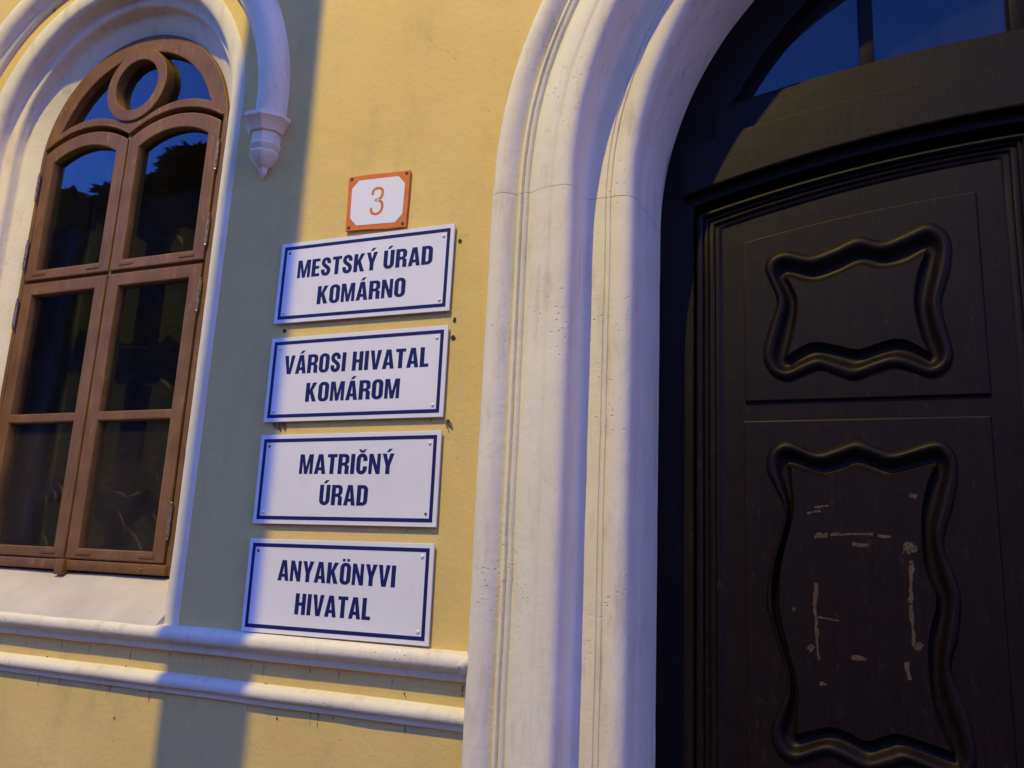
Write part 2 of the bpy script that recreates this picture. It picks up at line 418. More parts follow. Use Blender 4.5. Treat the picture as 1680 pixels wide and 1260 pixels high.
# ------------------------------------------------------------------ window
YW = .13
def arc_pts(xa, xb, zs, rise, n=14):
    """segmental arc from (xa, zs) to (xb, zs)"""
    h = abs(xb - xa) / 2; Rr = (h * h + rise * rise) / (2 * rise); cx = (xa + xb) / 2; cz = zs + rise - Rr
    return [(xa + (xb - xa) * i / n, cz + math.sqrt(max(Rr * Rr - (xa + (xb - xa) * i / n - cx) ** 2, 0))) for i in range(n + 1)]
XL0, XL1, XR0, XR1 = -2.053, -1.612, -1.602, -1.161
outer = arch_loop(WX, WZ, .474, 1.515)
opening = [(XL0 - .006, 1.548)] + arc_pts(XL0 - .006, WX, 3.142, .066) + arc_pts(WX, XR1 + .006, 3.142, .066)[1:] + [(XR1 + .006, 1.548)]
rt = .400
ty_low = arc_pts(WX - .385, WX - .075, 3.215, .034, 10) + arc_pts(WX + .075, WX + .385, 3.215, .034, 10)
a0 = math.atan2(3.215 - WZ, .385)
ty_top = [(WX + rt * math.cos(a0 + (PI - 2 * a0) * i / 40), WZ + rt * math.sin(a0 + (PI - 2 * a0) * i / 40)) for i in range(1, 40)]
WIN = fill2d('window', [outer, opening, ty_low + ty_top], YW, YW + .07, M_frame, HALL, .004)
tag(WIN, 'brown painted arched window with round light on top')
circ = lambda r, n=56: [(WX + r * math.cos(2 * PI * i / n), 3.352 + r * math.sin(2 * PI * i / n)) for i in range(n)]
fill2d('ring_frame', [circ(.153), circ(.107)], YW - .008, YW + .040, M_frame, WIN, .004)
# thin moulding that follows the two casement heads
bead = [(p[0], p[1] - .004) for p in opening[1:-1]]
tube('head_bead', [(x, YW - .002, z + .010) for x, z in bead], .0045, M_frame, WIN, 6)
# casements
def casement(x0, x1, gx0, gx1, upper):
    if upper:
        z0 = 2.592; zs, gs = 3.125, 3.084
        lp = [[(x0, z0)] + arc_pts(x0, x1, zs, .064) + [(x1, z0)], [(gx0, 2.632)] + arc_pts(gx0, gx1, gs, .048) + [(gx1, 2.632)]]
    else:
        lp = [[(x0, 1.553), (x0, 2.579), (x1, 2.579), (x1, 1.553)], [(gx0, 1.590), (gx0, 2.031), (gx1, 2.031), (gx1, 1.590)], [(gx0, 2.064), (gx0, 2.530), (gx1, 2.530), (gx1, 2.064)]]
    fill2d('casement_frame', lp, YW - .004, YW + .042, M_frame, WIN, .0045)
    for k, h in enumerate(lp[1:]):
        cx = sum(p[0] for p in h) / len(h); cz = sum(p[1] for p in h) / len(h)
        big = [(p[0] + (.006 if p[0] > cx else -.006), p[1] + (.006 if p[1] > cz else -.006)) for p in h]
        fill2d('pane', [big], YW + .022, YW + .026, M_glass_low if (not upper and k == 0) else M_glass, WIN)
    # flat corner irons let into the lower corners, painted over
    zc = (2.632 if upper else 1.590) - .017
    for xa, xb in ((gx0 - .010, gx0 + .058), (gx1 - .058, gx1 + .010)):
        box('corner_iron', xa, xb, YW - .0065, YW - .003, zc - .006, zc + .008, M_frame, WIN, .0008)
        for q in (.2, .5, .8):
            lathe_ = bmesh.new(); bmesh.ops.create_circle(lathe_, cap_ends=True, segments=8, radius=.0022, matrix=Matrix.Translation((xa + (xb - xa) * q, YW - .0072, zc + .001)) @ Matrix.Rotation(PI / 2, 4, 'X'))
            bmobj('iron_screw', lathe_, M_rust, WIN)
    # pin hinges on the outer stile
    xh = x0 - .009 if x0 < WX - .3 else x1 + .009
    for zc in ((2.985, 2.70) if upper else (2.46, 1.69)):
        lathe('hinge', [(.002, zc + .062), (.005, zc + .058), (.003, zc + .052), (.0055, zc + .050), (.0055, zc + .002), (.0065, zc + .001), (.0065, zc - .001), (.0055, zc - .002), (.0055, zc - .050), (.003, zc - .052), (.005, zc - .058), (.002, zc - .062)],
              xh, YW - .010, M_steel, WIN, 8)
for up_ in (True, False):
    casement(XL0, XL1, -2.000, -1.667, up_)
    casement(XR0, XR1, -1.548, -1.214, up_)
fill2d('pane', [ty_low + ty_top], YW + .030, YW + .034, M_glass, WIN)
box('meeting_strip', WX - .012, WX + .004, YW + .004, YW + .05, 1.55, 3.15, M_frame, WIN, .002)
box('transom_bar', XL0 - .004, XR1 + .004, YW + .012, YW + .06, 2.572, 2.60, M_frame, WIN, .002)
box('weather_bar', WX - .470, WX + .470, YW - .016, YW + .03, 1.516, 1.5495, M_frame, WIN, .004)
box('drip_block', WX - .010, WX + .030, YW - .030, YW + .0, 1.500, 1.552, M_frame, WIN, .002)
for x in (-1.945, -1.24):
    bm = bmesh.new(); bmesh.ops.create_icosphere(bm, subdivisions=2, radius=.005, matrix=Matrix.Translation((x, YW - .016, 1.533))); bmobj('sill_screw', bm, M_steel, WIN, 60)
# room behind, net curtain and its woven leaves
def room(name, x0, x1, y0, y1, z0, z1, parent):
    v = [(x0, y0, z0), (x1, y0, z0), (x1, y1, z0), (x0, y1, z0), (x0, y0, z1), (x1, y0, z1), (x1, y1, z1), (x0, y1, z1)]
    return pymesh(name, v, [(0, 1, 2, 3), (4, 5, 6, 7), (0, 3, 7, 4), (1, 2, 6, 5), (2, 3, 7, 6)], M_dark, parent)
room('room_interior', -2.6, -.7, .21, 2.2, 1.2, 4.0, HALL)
def curtain(x0, x1, y, z0, z1, amp, k):
    n = 80; vs_ = []; fs = []
    for j in range(2):
        for i in range(n + 1):
            x = x0 + (x1 - x0) * i / n
            vs_.append((x, y + amp * math.sin(k * x) + amp * .6 * math.sin(k * 2.3 * x + 1), (z0, z1)[j]))
    for i in range(n): fs.append((i, i + 1, n + 2 + i, n + 1 + i))
    return pymesh('net_curtain', vs_, fs, M_veil, WIN, 80)
curtain(-2.2, -1.80, .33, 1.5, 3.6, .018, 46)
curtain(-1.78, -1.02, .36, 1.5, 3.0, .012, 30)
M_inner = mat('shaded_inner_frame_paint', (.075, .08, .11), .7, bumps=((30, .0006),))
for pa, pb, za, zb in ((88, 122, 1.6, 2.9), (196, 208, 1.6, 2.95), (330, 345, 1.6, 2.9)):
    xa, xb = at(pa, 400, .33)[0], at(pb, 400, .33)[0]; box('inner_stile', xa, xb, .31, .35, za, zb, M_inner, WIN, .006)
def leaf_motif(x, z, ln, wd, ang, bend=.10):
    y = .245; L_, R_ = [], []
    for i in range(9):
        t = i / 8; wv = wd * .8 * math.sin(PI * min(t * 1.0, 1)) ** .8 * (1 - .35 * t)
        cx_ = ln * t; cz_ = bend * ln * math.sin(PI * t * .8)
        for s, l in ((1, L_), (-1, R_)):
            px_, pz_ = cx_, cz_ + s * wv * .5
            l.append((x + px_ * math.cos(ang) - pz_ * math.sin(ang), y + .008 * math.sin(3 * t), z + px_ * math.sin(ang) + pz_ * math.cos(ang)))
    vs_ = L_ + R_; fs = [(i, i + 1, 10 + i, 9 + i) for i in range(8)]
    return pymesh('lace_leaf', vs_, fs, M_lace, WIN, 80)
for px_, py_, ln, wd, an in ((22, 738, .075, .018, -70), (3, 868, .10, .02, -65), (28, 858, .045, .012, -65), (66, 872, .085, .024, -62), (72, 806, .06, .02, -80), (84, 802, .055, .018, -60), (92, 790, .06, .022, -55),
                             (162, 778, .06, .018, -65), (168, 795, .10, .008, -35), (188, 806, .06, .02, -25), (186, 828, .13, .012, -60), (205, 862, .15, .018, -50), (248, 840, .12, .03, -62), (251, 772, .05, .014, -62), (262, 622, .07, .014, -40), (212, 815, .05, .012, 20), (120, 640, .05, .012, -60), (288, 385, .06, .02, -50)):
    x_, z_ = at(px_, py_, .245); leaf_motif(x_, z_, ln, wd, R(an))

# ------------------------------------------------------------------ portal door
YD = .368
def seg(x, top, k): return top - k * (x - PX) ** 2
def top_loop(x0, x1, top, k, zb, n=24): return [(x0, zb)] + [(x0 + (x1 - x0) * i / n, seg(x0 + (x1 - x0) * i / n, top, k)) for i in range(n + 1)] + [(x1, zb)]
XE = 2 * PX
# outer timber frame: posts plus round head, open in the middle
fan = []
rg = .937
x_in = PX - rg
gl_lo = [(PX - .86 + 1.72 * i / 30, seg(PX - .86 + 1.72 * i / 30, 3.07, .11)) for i in range(31)]
a1 = math.atan2(gl_lo[0][1] - PZ, .86); rg1 = rg
gl_top = [(PX + rg1 * math.cos(a1 + (PI - 2 * a1) * i / 48), PZ + rg1 * math.sin(a1 + (PI - 2 * a1) * i / 48)) for i in range(1, 48)]
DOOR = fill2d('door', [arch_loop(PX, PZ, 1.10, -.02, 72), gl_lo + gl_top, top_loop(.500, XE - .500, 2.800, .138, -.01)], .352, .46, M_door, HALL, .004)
tag(DOOR, 'dark brown double door with carved scroll panels in the portal')
# transom beam, stepped and bowed
def bowed(name, top, kt, bot, kb, yf, yb, x0, x1, bev, parent=DOOR):
    n = 40; xs = [x0 + (x1 - x0) * i / n for i in range(n + 1)]
    return fill2d(name, [[(x, seg(x, bot, kb)) for x in xs] + [(x, seg(x, top, kt)) for x in reversed(xs)]], yf, yb, M_door, parent, bev)
bowed('transom_beam', 2.953, .105, 2.828, .139, .318, .358, .47, XE - .47, .006)
bowed('transom_beam', 3.055, .110, 2.948, .105, .334, .360, .56, XE - .56, .006)
# glass and bars of the fanlight
fill2d('pane', [[(PX - .93, 2.93)] + arch_loop(PX, PZ, .955, 2.93)[1:-1] + [(PX + .93, 2.93)]], .412, .417, M_glass_fan, DOOR)
for x in (.990, PX - .10, PX + .10, XE - .990):
    box('glazing_bar', x - .020, x + .020, .375, .43, seg(x, 3.06, .11), PZ + math.sqrt(.95 ** 2 - (x - PX) ** 2), M_door, DOOR, .004)
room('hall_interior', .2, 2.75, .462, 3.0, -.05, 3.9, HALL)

def ring_sweep(name, outer_, inner_, prof, mt, parent, smooth=45):
    """closed moulding between two matching loops; prof = (fraction from outer to inner, y)"""
    return sweep(name, [[(a_[0] + (b[0] - a_[0]) * f, y, a_[1] + (b[1] - a_[1]) * f) for f, y in prof] for a_, b in zip(outer_, inner_)], mt, parent, .0005, smooth, True)
def leaf_frame(x0, x1, top, k, zb, n=30):
    xs = [x0 + (x1 - x0) * i / n for i in range(n + 1)]
    return [(x0, zb + (seg(x0, top, k) - zb) * i / 12) for i in range(12)] + [(x, seg(x, top, k)) for x in xs] + [(x1, seg(x1, top, k) + (zb - seg(x1, top, k)) * i / 12) for i in range(1, 13)]
frame_prof = [(0, .372), (.0, .352), (.03, .344), (.10, .3385), (.19, .338), (.26, .342), (.28, .352), (.36, .349), (.42, .3485), (.46, .352), (.47, .357), (.58, .354), (.66, .356), (.70, .3625), (.80, .362), (.92, .366), (1, .374)]
fo = leaf_frame(.506, 1.372, 2.765, .137, .06); fi = leaf_frame(.584, 1.296, 2.709, .149, .13)
P1o = [(1252.6, 438), (1262, 418), (1289.5, 408), (1328, 414.5), (1367, 401), (1407, 384), (1448, 391), (1485, 376), (1522, 361), (1550, 372), (1563, 397), (1561, 440), (1547, 495), (1558, 545), (1566, 580), (1555, 606), (1528, 618.5), (1497, 609), (1465, 602), (1432, 611), (1399, 622.6), (1371, 614), (1344, 605), (1316, 615), (1289.5, 624), (1263, 612), (1250, 580), (1260, 535), (1273, 495), (1262, 462)]
P1i = [(1293, 458), (1292.5, 456), (1294, 455), (1333, 464), (1372, 453), (1410, 436), (1443, 442), (1482, 436), (1514, 418), (1515.5, 417), (1515, 421), (1504, 450), (1499, 495), (1507, 540), (1520, 573), (1521, 576), (1518, 574), (1495, 561), (1470, 555.5), (1440, 563), (1407, 573), (1372, 566), (1336, 561), (1310, 571), (1294, 582), (1292, 583), (1294, 579), (1304, 540), (1309, 495), (1300, 470)]
P2o = [(1256, 770), (1261, 738), (1290, 721), (1337, 739), (1371, 731), (1405, 720), (1440, 731), (1470, 739), (1536, 720), (1566, 738), (1574, 775), (1566, 830), (1550, 893), (1567, 940), (1579, 985)]
P2i = [(1299, 771), (1298, 768), (1300, 767.5), (1348, 782), (1378, 777), (1403, 768), (1430, 777), (1458, 783), (1529, 768), (1531, 767.5), (1530, 771), (1519, 800), (1511, 850), (1516, 930), (1536, 985)]
P2Lo = [(1256, 985), (1264, 925), (1285, 842), (1270, 800)]
P2Li = [(1279, 985), (1283, 925), (1302, 842), (1300, 795)]
def plane_loop(pts, y): return [at(px, py, y) for px, py in pts]
def squeeze(pts, x0, x1):
    a_, b = min(p[0] for p in pts), max(p[0] for p in pts); return [(x0 + (x1 - x0) * (p[0] - a_) / (b - a_), p[1]) for p in pts]
scroll_prof = [(0, .3605), (.05, .3555), (.12, .350), (.20, .3468), (.29, .3465), (.37, .350), (.44, .357), (.51, .3655), (.60, .372), (.72, .374), (.83, .371), (.91, .364), (.96, .357), (1.0, .3535)]
field_y = .3535
def leaf_parts(mirror):
    def mx(lp): return [(XE - x, z) for x, z in lp] if mirror else lp
    def rect(x0, x1, z0, z1): return [(x0, z0), (x0, z1), (x1, z1), (x1, z0)]
    pan1 = top_loop(.640, 1.238, 2.628, .122, 2.074, 16); pan2 = rect(.634, 1.234, 1.10, 2.020); pan3 = rect(.634, 1.234, .20, 1.045)
    o1 = catmull(plane_loop(P1o, .345), 5); i1 = catmull(plane_loop(P1i, .355), 5)
    # tall panel: the upper half seen in the photograph, mirrored downwards
    zc = 1.556
    uo = plane_loop(P2Lo + P2o, .345); ui = plane_loop(P2Li + P2i, .355)
    lo_ = [(x, 2 * zc - z) for x, z in reversed(uo[1:-1])]; li_ = [(x, 2 * zc - z) for x, z in reversed(ui[1:-1])]
    o2 = catmull(uo + lo_, 5); i2 = catmull(ui + li_, 5)
    o3 = [(x, .62 + (z - zc) * .82) for x, z in o2]; i3 = [(x, .62 + (z - zc) * .82) for x, z in i2]
    sets = ((pan1, o1, i1), (pan2, o2, i2), (pan3, o3, i3))
    holes = [[(a_[0] + (b[0] - a_[0]) * .22, a_[1] + (b[1] - a_[1]) * .22) for a_, b in zip(oo, ii)] for _, oo, ii in sets]
    fill2d('door_leaf', [mx(top_loop(.512, PX - .006, 2.748, .137, .01))] + [mx(h) for h in holes], YD, YD + .05, M_door, DOOR)
    ring_sweep('leaf_moulding', mx(fo), mx(fi), frame_prof, M_door, DOOR)
    for (pn, oo, ii), h in zip(sets, holes):
        fill2d('door_panel', [mx(pn), mx(h)], .3595, YD + .01, M_door, DOOR, .004)
        ring_sweep('panel_scroll', mx(oo), mx(ii), scroll_prof, M_door, DOOR, 60)
        fill2d('panel_field', [mx(ii)], field_y, .39, M_door, DOOR)
leaf_parts(False); leaf_parts(True)
bmobj('meeting_stile', box_bm(PX - .045, PX + .045, .338, .372, .02, 2.74, .008), M_door, DOOR, 40)
# glue and paper left from notices taped to the tall panel
def scrap(pts, t=.0006):
    lp = [at(px, py, field_y - .001) for px, py in pts]
    return fill2d('tape_residue', [lp], field_y - .0008, field_y - .0001, M_tape, DOOR, 0, None)
def rough_strip(x0, y0, x1, y1, wd, n=9):
    """torn strip between two photo points"""
    dx, dy = x1 - x0, y1 - y0; ln = math.hypot(dx, dy); ux, uy = dx / ln, dy / ln; a_, b = [], []
    for i in range(n + 1):
        t = i / n + (random.uniform(-.3, .3) / n if 0 < i < n else 0); w1 = wd * (.2 + .5 * random.random()); w2 = wd * (.2 + .5 * random.random())
        a_.append((x0 + dx * t - uy * w1, y0 + dy * t + ux * w1)); b.append((x0 + dx * t + uy * w2, y0 + dy * t - ux * w2))
    scrap(a_ + b[::-1])
for s in ((1336, 880, 1358, 878, 12, 4), (1362, 877, 1432, 876, 5, 10), (1440, 879, 1462, 880, 5, 4), (1398, 892, 1424, 896, 6, 3), (1482, 898, 1505, 900, 17, 5), (1339, 956, 1337, 1010, 7, 8), (1339, 1012, 1342, 1082, 6, 9),
          (1496, 920, 1494, 990, 8, 9), (1494, 992, 1500, 1062, 6, 9), (1502, 1058, 1512, 1064, 12, 4), (1326, 1060, 1334, 1066, 12, 3), (1396, 1078, 1422, 1082, 7, 4), (1488, 1086, 1492, 1116, 8, 5), (1336, 832, 1360, 830, 4, 5), (1324, 842, 1346, 838, 4, 5), (1492, 812, 1504, 816, 7, 3), (1345, 1120, 1356, 1124, 6, 3), (1300, 998, 1305, 1001, 6, 2), (1336, 1012, 1376, 1018, 3, 6)):
    rough_strip(*s)

# ------------------------------------------------------------------ lettering
S_, HB = .215, .165     # stem and bar of a heavy condensed face, cap height 1
def thick(c, h):
    n = len(c); a_, b = [], []
    for i in range(n):
        p, q = c[max(i - 1, 0)], c[min(i + 1, n - 1)]; dx, dy = q[0] - p[0], q[1] - p[1]; l = math.hypot(dx, dy)
        hx, hy = h
        a_.append((c[i][0] - dy / l * hx, c[i][1] + dx / l * hy)); b.append((c[i][0] + dy / l * hx, c[i][1] - dx / l * hy))
    return a_ + b[::-1]
def ell(cx, cy, rx, ry, a_, b, n=8): return [(cx + rx * math.cos(R(a_ + (b - a_) * i / n)), cy + ry * math.sin(R(a_ + (b - a_) * i / n))) for i in range(n + 1)]
def rr(x0, y0, x1, y1, rx, ry): return ell(x1 - rx, y1 - ry, rx, ry, 0, 90) + ell(x0 + rx, y1 - ry, rx, ry, 90, 180) + ell(x0 + rx, y0 + ry, rx, ry, 180, 270) + ell(x1 - rx, y0 + ry, rx, ry, 270, 360)
def glyph(ch):
    s = S_; b = HB; g = None
    if ch == 'I': return s, [[(0, 0), (0, 1), (s, 1), (s, 0)]]
    if ch == 'H': w = .58; return w, [[(0, 0), (0, 1), (s, 1), (s, .58), (w - s, .58), (w - s, 1), (w, 1), (w, 0), (w - s, 0), (w - s, .42), (s, .42), (s, 0)]]
    if ch == 'E': w = .46; return w, [[(0, 0), (0, 1), (w, 1), (w, 1 - b), (s, 1 - b), (s, .585), (w - .04, .585), (w - .04, .425), (s, .425), (s, b), (w, b), (w, 0)]]
    if ch == 'L': w = .44; return w, [[(0, 0), (0, 1), (s, 1), (s, b), (w, b), (w, 0)]]
    if ch == 'T': w = .52; return w, [[(w / 2 - s / 2, 0), (w / 2 - s / 2, 1 - b), (0, 1 - b), (0, 1), (w, 1), (w, 1 - b), (w / 2 + s / 2, 1 - b), (w / 2 + s / 2, 0)]]
    if ch == 'M': w = .74; q = .17; return w, [[(0, 0), (0, 1), (.235, 1), (w / 2, .36), (w - .235, 1), (w, 1), (w, 0), (w - q, 0), (w - q, .64), (w / 2 + .085, 0), (w / 2 - .085, 0), (q, .64), (q, 0)]]
    if ch == 'N': w = .59; q = .175; return w, [[(0, 0), (0, 1), (.2, 1), (w - q, .42), (w - q, 1), (w, 1), (w, 0), (w - .2, 0), (q, .58), (q, 0)]]
    if ch == 'V': w = .60; return w, [[(.185, 0), (0, 1), (.21, 1), (w / 2, .28), (w - .21, 1), (w, 1), (w - .185, 0)]]
    if ch == 'A': w = .62; return w, [[(0, 0), (.185, 1), (w - .185, 1), (w, 0), (w - .205, 0), (w - .235, .185), (.235, .185), (.205, 0)], [(.258, .335), (w - .258, .335), (w / 2, .74)]]
    if ch == 'Y': w = .60; return w, [[(w / 2 - s / 2, 0), (w / 2 - s / 2, .40), (0, 1), (.215, 1), (w / 2, .64), (w - .215, 1), (w, 1), (w / 2 + s / 2, .40), (w / 2 + s / 2, 0)]]
    if ch == 'K': w = .60; return w, [[(0, 0), (0, 1), (s, 1), (s, .62), (w - .235, 1), (w - .01, 1), (.375, .58), (w, 0), (w - .225, 0), (.245, .415), (s, .365), (s, 0)]]
    if ch in 'OC' and ch == 'O': w = .57; return w, [rr(0, -.015, w, 1.015, w / 2 - .02, .25), rr(s, .145, w - s, .855, (w - 2 * s) / 2, .1)]
    if ch == 'D': w = .57; return w, [[(0, 0), (0, 1)] + ell(w - .25, .75, .25, .25, 90, 0) + ell(w - .25, .25, .25, .25, 0, -90), [(s, b), (w - s - .07, b)] + ell(w - s - .07, .26, .07, .1, -90, 0) + ell(w - s - .07, .74, .07, .1, 0, 90) + [(s, 1 - b)]]
    if ch == 'R': w = .58; return w, [[(0, 0), (0, 1)] + ell(w - .225, .79, .225, .21, 90, 0) + ell(w - .17, .64, .17, .14, 0, -55) + [(w - .10, .46)] + ell(w - .13, .36, .13, .09, 50, 0) + [(w - .005, .08), (w + .02, 0), (w - .20, 0), (w - .215, .08), (w - .215, .33)] + ell(w - .275, .34, .06, .075, 0, 90) + [(s, .415), (s, 0)],
                                      [(s, .57), (w - .285, .57)] + ell(w - .285, .64, .075, .07, -90, 0) + ell(w - .285, .775, .075, .07, 0, 90) + [(s, .845)]]
    hs = (S_ / 2, HB / 2 + .005)
    if ch == 'U': w = .57; c = [(S_ / 2, 1), (S_ / 2, .6), (S_ / 2, .33)] + ell(w / 2, .27, w / 2 - S_ / 2, .27 - .075, 180, 360, 14) + [(w - S_ / 2, .33), (w - S_ / 2, .6), (w - S_ / 2, 1)]; return w, [thick(c, hs)]
    if ch == 'C': w = .56; c = [(w - S_ / 2, .64), (w - S_ / 2, .72)] + ell(w / 2, .73, w / 2 - S_ / 2, .20, 0, 180, 14) + [(S_ / 2, .5)] + ell(w / 2, .27, w / 2 - S_ / 2, .20, 180, 360, 14) + [(w - S_ / 2, .28), (w - S_ / 2, .38)]; return w, [thick(c, hs)]
    if ch == 'S': w = .54; k = S_ / 2; c = catmull([(w - k, .665), (w - k, .76), (w - k - .05, .88), (w / 2, .93), (k + .045, .88), (k, .75), (k + .03, .63), (w / 2, .51), (w - k - .03, .38), (w - k, .25), (w - k - .045, .12), (w / 2, .07), (k + .045, .12), (k, .24), (k, .345)], 5, False); return w, [thick(c, (S_ / 2 - .005, HB / 2 + .01))]
ACC = {'Ý': ('Y', 'a'), 'Ú': ('U', 'a'), 'Á': ('A', 'a'), 'Č': ('C', 'c'), 'Ö': ('O', 'd')}
def text_loops(txt, x0, x1, zb, cap):
    x = 0; out = []
    for ch in txt:
        if ch == ' ': x += .27; continue
        b, ac = ACC.get(ch, (ch, None)); w_, lp = glyph(b)
        if ac == 'a': m_ = w_ / 2; lp = lp + [[(m_ - .10, 1.075), (m_ + .02, 1.235), (m_ + .20, 1.235), (m_ + .04, 1.075)]]
        if ac == 'c': m_ = w_ / 2; lp = lp + [[(m_ - .09, 1.06), (m_ - .21, 1.22), (m_ - .07, 1.22), (m_, 1.14), (m_ + .07, 1.22), (m_ + .21, 1.22), (m_ + .09, 1.06)]]
        if ac == 'd': m_ = w_ / 2; lp = lp + [[(m_ - .19, 1.07), (m_ - .19, 1.20), (m_ - .045, 1.20), (m_ - .045, 1.07)], [(m_ + .045, 1.07), (m_ + .045, 1.20), (m_ + .19, 1.20), (m_ + .19, 1.07)]]
        out += [[(x + p[0], p[1]) for p in l] for l in lp]; x += w_ + .085
        if b in 'AVYT' : x -= .02
    x -= .085; k = (x1 - x0) / x
    return [[(x0 + p[0] * k, zb + p[1] * cap) for p in l] for l in out]

def disc(name, x, y, z, r, mt, parent, seg=10, dome=.001):
    return lathe_y(name, [(r, 0), (r * .85, dome * .8), (r * .4, dome)], x, y, z, mt, parent, seg)
def lathe_y(name, prof, x, y, z, mt, parent, seg=10):
    vs_, fs = [], []
    for r, h in prof:
        for k in range(seg): a_ = 2 * PI * k / seg; vs_.append((x + r * math.cos(a_), y - h, z + r * math.sin(a_)))
    for i in range(len(prof) - 1):
        for k in range(seg): k2 = (k + 1) % seg; fs.append((i * seg + k, i * seg + k2, (i + 1) * seg + k2, (i + 1) * seg + k))
    fs.append(tuple(range((len(prof) - 1) * seg, len(prof) * seg)))
    return pymesh(name, vs_, fs, mt, parent, 60)

def rotated(lps, cx, cz, a_):
    c, s = math.cos(a_), math.sin(a_)
    return [[(cx + (x - cx) * c - (z - cz) * s, cz + (x - cx) * s + (z - cz) * c) for x, z in l] for l in lps]
YS = -.0125
SX0, SX1, SH = -.7065, -.1065, .258
def sign(top, ang, lines, label, dots):
    root = empty('office_sign', ((SX0 + SX1) / 2, 0, top - SH)); tag(root, label, 'sign', 'office name plates beside the portal')
    cx, cz = SX0, top
    rect = lambda m_: [(SX0 + m_, top - SH + m_), (SX0 + m_, top - m_), (SX1 - m_, top - m_), (SX1 - m_, top - SH + m_)]
    rot = lambda lps: rotated(lps, cx, cz, R(ang))
    fill2d('panel', rot([rect(0)]), YS, YS + .0055, M_sign, root, .0012)
    fill2d('border', rot([rect(.0122), rect(.0225)]), YS - .0005, YS + .0004, M_blue, root, 0, None)
    for t, x0, x1, zb in lines:
        fill2d('lettering', text_loops(t, x0, x1, zb, .0565), YS - .0005, YS + .0004, M_blue, root, 0, None)
    for k, (sx, sz) in enumerate(((SX0 + .033, top - .034), (SX1 - .033, top - .034), (SX0 + .033, top - SH + .034), (SX1 - .033, top - SH + .034))):
        (x, z), = rot([[(sx, sz)]])[0]
        disc('screw', x, YS, z, .0042 if dots[k] else .0052, M_rust if dots[k] else M_cap, root, 12, .0012 if dots[k] else .0028)
        tube('spacer', [(x, .001, z), (x, YS + .005, z)], .005, M_cap, root, 8)
sign(2.5440, -.27, [('MESTSKÝ ÚRAD', -.638, -.171, 2.4262), ('KOMÁRNO', -.556, -.253, 2.3368)], 'topmost of the four name plates, lettered MESTSKÝ ÚRAD KOMÁRNO, under the house number', (1, 0, 0, 0))
sign(2.2398, .15, [('VÁROSI HIVATAL', -.650, -.161, 2.1256), ('KOMÁROM', -.563, -.247, 2.0396)], 'white plate lettered VÁROSI HIVATAL KOMÁROM, second from the top', (0, 0, 0, 0))
sign(1.9430, .36, [('MATRIČNÝ', -.559, -.248, 1.8285), ('ÚRAD', -.481, -.322, 1.7415)], 'white plate lettered MATRIČNÝ ÚRAD, third from the top', (1, 0, 0, 1))
sign(1.6420, .43, [('ANYAKÖNYVI', -.596, -.2155, 1.5292), ('HIVATAL', -.528, -.284, 1.4412)], 'lowest white plate, lettered ANYAKÖNYVI HIVATAL, just above the string course', (1, 0, 0, 0))

# house number
NUM = empty('house_number', (-.38, 0, 2.557)); tag(NUM, 'small enamel house number plate with orange border and an orange 3', 'house number')
nc = [at(573, 291, -.008), at(674, 279, -.008), at(666, 372, -.008), at(567, 380, -.008)]     # TL TR BR BL
def bil(u, v): return tuple((nc[3][i] * (1 - u) + nc[2][i] * u) * (1 - v) + (nc[0][i] * (1 - u) + nc[1][i] * u) * v for i in (0, 1))
fill2d('plate', [[bil(u, v) for u, v in ((0, 0), (0, 1), (.33, 1.006), (.66, 1.0), (1, 1), (1.004, .5), (1, 0), (.7, -.012), (.35, .006))]], -.0095, -.004, M_orange, NUM, .0012)
fill2d('field', [[bil(u, v) for u, v in ((.07, .23), (.07, .77), (.18, .91), (.82, .91), (.93, .77), (.93, .23), (.82, .09), (.18, .09))]], -.0103, -.009, M_enamel, NUM, 0, None)
c3 = catmull([(.03, .74), (.04, .86), (.13, .945), (.25, .955), (.38, .91), (.43, .79), (.40, .64), (.30, .555), (.17, .535), (.30, .515), (.42, .43), (.455, .27), (.40, .12), (.26, .045), (.12, .065), (.03, .155), (.015, .28)], 5, False)
x3, z3 = bil(.5, .5)
fill2d('numeral', [[(x3 - .020 + p[0] * .088, z3 - .0455 + p[1] * .091) for p in thick(c3, (.048, .042))]], -.0109, -.0100, M_orange, NUM, 0, None)
for u, v in ((.055, .06), (.055, .95), (.945, .95), (.945, .06)):
    x, z = bil(u, v); disc('screw', x, -.0095, z, .0055, M_rust, NUM, 10, .0015)

# ------------------------------------------------------------------ small marks on the render
def hole(px, py, r, mt=M_hole):
    x, z = at(px, py, 0); n = 14; vs_, fs = [], []
    for rr_, y in ((1, -.0016), (.55, -.0012), (.0, -.0010)):
        for k in range(n):
            a_ = 2 * PI * k / n; q = r * rr_ * (1 + .45 * nz((px + math.cos(a_), py + math.sin(a_), 0), .9)); vs_.append((x + q * math.cos(a_), y, z + q * math.sin(a_) * 1.15))
    for i in range(2):
        for k in range(n): k2 = (k + 1) % n; fs.append((i * n + k, i * n + k2, (i + 1) * n + k2, (i + 1) * n + k))
    return pymesh('dowel_hole', vs_, fs, mt, HALL)
for a_ in ((755, 396, .0058), (746, 525, .0060), (744, 554, .0066), (467, 543, .0058), (735, 692, .0062), (437, 1124, .005), (207, 1096, .005), (757, 1169, .0055), (278, 990, .004), (466, 1004, .002), (188, 1178, .003), (455, 1179, .003), (662, 1166, .0022), (664, 1138, .0022), (690, 1030, .0018), (90, 17, .005), (78, 1079, .004)):
    hole(*a_)
